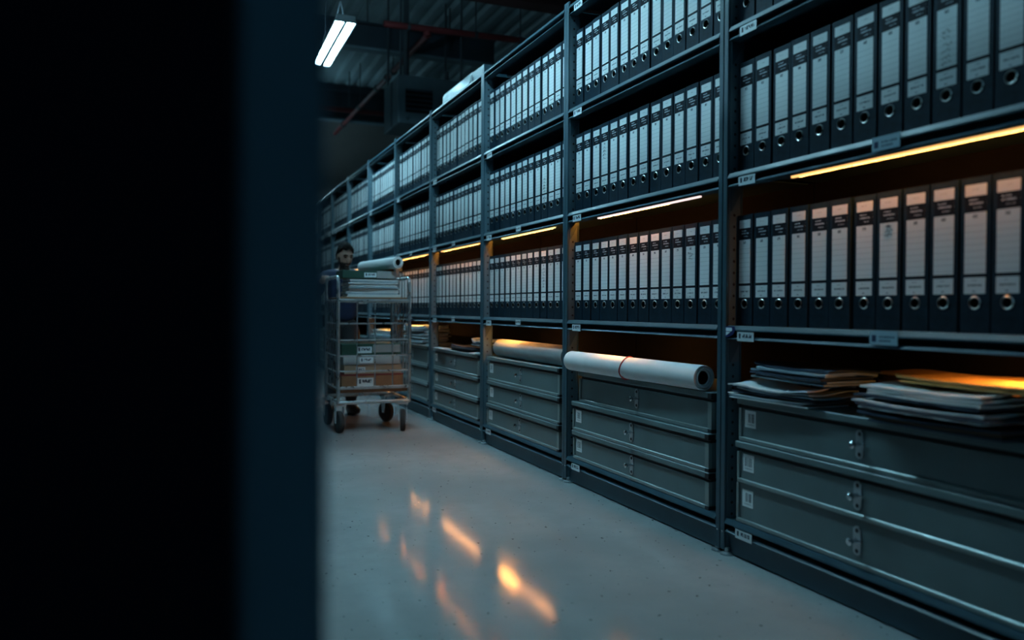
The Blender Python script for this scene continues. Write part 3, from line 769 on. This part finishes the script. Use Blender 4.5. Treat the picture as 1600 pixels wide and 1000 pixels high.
def remesh(meshes, vox, smooth=4):
    bm = bmesh.new()
    for me in meshes: bm.from_mesh(me)
    me = bpy.data.meshes.new('joined'); bm.to_mesh(me); bm.free()
    o = bpy.data.objects.new('joined', me); COL.objects.link(o)
    r = o.modifiers.new('r', 'REMESH'); r.mode = 'VOXEL'; r.voxel_size = vox
    s = o.modifiers.new('s', 'SMOOTH'); s.iterations = smooth; s.factor = .4
    dg = bpy.context.evaluated_depsgraph_get(); out = bpy.data.meshes.new_from_object(o.evaluated_get(dg))
    bpy.data.objects.remove(o)
    out.polygons.foreach_set('use_smooth', [True] * len(out.polygons)); return out
def blob(fn, seg=28, rings=20):
    bm = bmesh.new(); bmesh.ops.create_uvsphere(bm, u_segments=seg, v_segments=rings, radius=1)
    for v in bm.verts: v.co = fn(v.co.copy())
    me = bpy.data.meshes.new('blob'); bm.to_mesh(me); bm.free(); return me
def ell(c, r, mat=None):
    c = Vector(c)
    def fn(p):
        q = Vector((p.x * r[0], p.y * r[1], p.z * r[2]))
        return c + (mat @ q if mat else q)
    return blob(fn, 16, 12)

PX, PYY = -.70, 7.93                                     # where he stands
HR = Matrix.Rotation(.22, 3, 'Z') @ Matrix.Rotation(math.radians(13), 3, 'X')   # turned to his left, looking down
HC = Vector((PX + .002, PYY - .02, 1.565))
def H(x, y, z): return HC + HR @ Vector((x, y, z))
def head_fn(p):
    x, y, z = p.x * .074, p.y * .094, p.z * .122
    if z < 0:
        k = 1 - .32 * (-z / .122) ** 1.5; x *= k
        if y > 0: y *= 1 - .35 * (-z / .122)
    if y < -.03 and -.03 < z < .03: y += .008 * math.exp(-((abs(x) - .030) / .014) ** 2) * math.exp(-((z - .008) / .014) ** 2)
    return H(x, y, z)
nose = lambda p: H(p.x * .015, -.094 + p.y * .020 - .004 * (p.z < 0), -.020 + p.z * .030)
lips = lambda p: H(p.x * .026, -.083 + p.y * .010, -.066 + p.z * .010)
chin = lambda p: H(p.x * .030, -.066 + p.y * .022, -.100 + p.z * .022)
brow = lambda p: H(p.x * .052, -.082 + p.y * .012, .026 + p.z * .008)
earL = lambda p: H(-.074 + p.x * .010, .008 + p.y * .020, -.004 + p.z * .032)
earR = lambda p: H(.074 + p.x * .010, .008 + p.y * .020, -.004 + p.z * .032)
sk = [((PX + .02, PYY + .16, .92), .11, .10), ((PX + .015, PYY + .12, 1.10), .115, .09), ((PX + .01, PYY + .07, 1.28), .135, .10), ((PX, PYY + .05, 1.40), .08, .07), ((PX, PYY + .02, 1.47), .052), ((PX, PYY + .005, 1.53), .05),
      ((PX - .17, PYY + .05, 1.375), .055), ((PX - .30, PYY - .06, 1.17), .042), ((PX - .29, PYY - .36, 1.285), .032), ((PX - .285, PYY - .48, 1.335), .026),
      ((PX + .17, PYY + .05, 1.375), .055), ((PX + .30, PYY - .05, 1.17), .042), ((PX + .30, PYY - .34, 1.28), .032), ((PX + .32, PYY - .46, 1.335), .026),
      ((PX - .09, PYY + .16, .86), .085), ((PX - .10, PYY + .10, .48), .055), ((PX - .10, PYY + .22, .10), .038), ((PX - .10, PYY + .10, .04), .034),
      ((PX + .09, PYY + .15, .86), .085), ((PX + .085, PYY + .02, .48), .055), ((PX + .075, PYY + .05, .10), .038), ((PX + .075, PYY - .07, .04), .034)]
ed = [(0, 1), (1, 2), (2, 3), (3, 4), (4, 5), (3, 6), (6, 7), (7, 8), (8, 9), (3, 10), (10, 11), (11, 12), (12, 13), (0, 14), (14, 15), (15, 16), (16, 17), (0, 18), (18, 19), (19, 20), (20, 21)]
parts = [skin([sk[i] for i in ids], [(k, k + 1) for k in range(len(ids) - 1)], 2) for ids in ((0, 1, 2, 3, 4, 5), (3, 6, 7, 8, 9), (3, 10, 11, 12, 13), (0, 14, 15, 16), (0, 18, 19, 20))]
parts += [blob(head_fn, 40, 30)] + [blob(f, 14, 10) for f in (nose, lips, chin, brow, earL, earR)]
def hand(w, d, sgn):
    """palm and five curled fingers closing on a rail in front of the wrist"""
    w = Vector(w); d = Vector(d).normalized(); out = []
    sd = Vector((1, 0, 0)) * sgn; up = sd.cross(d) * (1 if sgn > 0 else -1)
    if up.z < 0: up = -up
    palm = w + d * .05
    out.append(skin([(tuple(w), .024, .018), (tuple(palm), .036, .016), (tuple(w + d * .085), .036, .014)], [(0, 1), (1, 2)], 2))
    for k, (o, L) in enumerate(((-.030, .068), (-.010, .078), (.010, .074), (.030, .058))):
        b0 = w + d * .075 + sd * o
        out.append(skin([(tuple(b0), .0095), (tuple(b0 + d * L * .42 + up * .006), .009), (tuple(b0 + d * L * .60 - up * .026), .0085), (tuple(b0 + d * L * .40 - up * .048), .0075)], [(0, 1), (1, 2), (2, 3)], 1))
    tb = w + d * .03 + sd * .03
    out.append(skin([(tuple(tb), .011), (tuple(tb + d * .03 + sd * .018 - up * .014), .0105), (tuple(tb + d * .055 + sd * .006 - up * .036), .009)], [(0, 1), (1, 2)], 1))
    return out
parts += hand((PX - .285, PYY - .48, 1.335), (.0, -1, .12), 1)
parts += hand((PX + .32, PYY - .46, 1.335), (.0, -1, .12), -1)
body = remesh(parts, .0062, 3)
body.materials.append(M['skin']); body.materials.append(M['beard'])
HI = HR.inverted()
for p in body.polygons:
    q = HI @ (p.center - HC)
    if q.z < -.044 and q.z > -.14 and q.y < .01 and abs(q.x) < .08 and not (abs(q.x) < .020 and -.071 < q.z < -.061): p.material_index = 1
    elif abs(q.x) > .060 and -.05 < q.z < .0 and q.y < -.01 and q.y > -.04: p.material_index = 1
person = link('person', body)
tag(person, 'bearded person in navy sweatshirt looking down, pushing the cart', 'person')
def hair_fn(p):
    x, y, z = p.x * .083, p.y * .103 + .006, p.z * .122 + .012
    lim = .074 if y < -.035 else (-.04 if y > .025 else .03)
    lim += .009 * math.sin(x * 95 + 1.2) if y < .0 else 0
    if z < lim: z = lim + (z - lim) * .02; x *= .93; y = y * .93
    n_ = .006 * math.sin(x * 190) * math.sin(y * 150 + 1) + .004 * math.sin(z * 230)
    return H(x * (1 + n_ * 4), y - (.010 if (z > .06 and y < -.03) else 0), z + abs(n_) + (.012 if z > .05 else 0))
hm = blob(hair_fn, 40, 28); hm.materials.append(M['hair']); hm.polygons.foreach_set('use_smooth', [True] * len(hm.polygons))
link('hair', hm, person)
for s in (-1, 1):
    e = ell(H(s * .030, -.0835, .010), (.011, .008, .006)); e.materials.append(M['hair']); link('eye', e, person)
    MB().tube([H(s * .014, -.096, .028), H(s * .032, -.095, .034), H(s * .050, -.082, .028)], .0048, 6).build('eyebrow', 'hair', person, smooth=True)
tor = [((PX + .02, PYY + .16, .90), .155, .125), ((PX + .015, PYY + .12, 1.10), .16, .12), ((PX + .01, PYY + .07, 1.28), .185, .13), ((PX, PYY + .05, 1.395), .13, .10), ((PX, PYY + .035, 1.44), .075, .075),
       ((PX - .19, PYY + .05, 1.365), .085), ((PX - .31, PYY - .06, 1.17), .062), ((PX - .29, PYY - .36, 1.285), .046), ((PX - .287, PYY - .43, 1.315), .042),
       ((PX + .19, PYY + .05, 1.365), .085), ((PX + .31, PYY - .05, 1.17), .062), ((PX + .30, PYY - .34, 1.28), .046), ((PX + .315, PYY - .41, 1.31), .042)]
def chain(vs, ids): return skin([vs[i] for i in ids], [(k, k + 1) for k in range(len(ids) - 1)], 2)
sh = [((PX, PYY + .05, 1.36), .10)]
sm = remesh([chain(tor, range(5)), chain(tor[5:9] + sh, (4, 0, 1, 2, 3)), chain(tor[9:13] + sh, (4, 0, 1, 2, 3))], .012, 4)
sm.materials.append(M['navy']); link('sweatshirt', sm, person)
leg = [((PX + .02, PYY + .16, .94), .145, .12), ((PX - .09, PYY + .16, .84), .11), ((PX - .10, PYY + .10, .48), .08), ((PX - .10, PYY + .22, .09), .062),
       ((PX + .09, PYY + .15, .84), .11), ((PX + .085, PYY + .02, .48), .08), ((PX + .075, PYY + .05, .09), .062)]
lm = remesh([chain(leg, (0, 1, 2, 3)), chain(leg, (0, 4, 5, 6))], .012, 4)
lm.materials.append(M['trouser']); link('trousers', lm, person)
def shoe(x, y, rz):
    me = blob(lambda p: Vector((p.x * (.048 if p.y < 0 else .038), p.y * .14 - .04, max(.0, .05 + p.z * (.05 + .03 * (p.y > .2))))), 20, 14)
    me.materials.append(M['shoe']); me.polygons.foreach_set('use_smooth', [True] * len(me.polygons))
    link('shoe', me, person, (x, y, .002), (0, 0, rz))
shoe(PX - .10, PYY + .20, -.1); shoe(PX + .075, PYY + .03, .25)
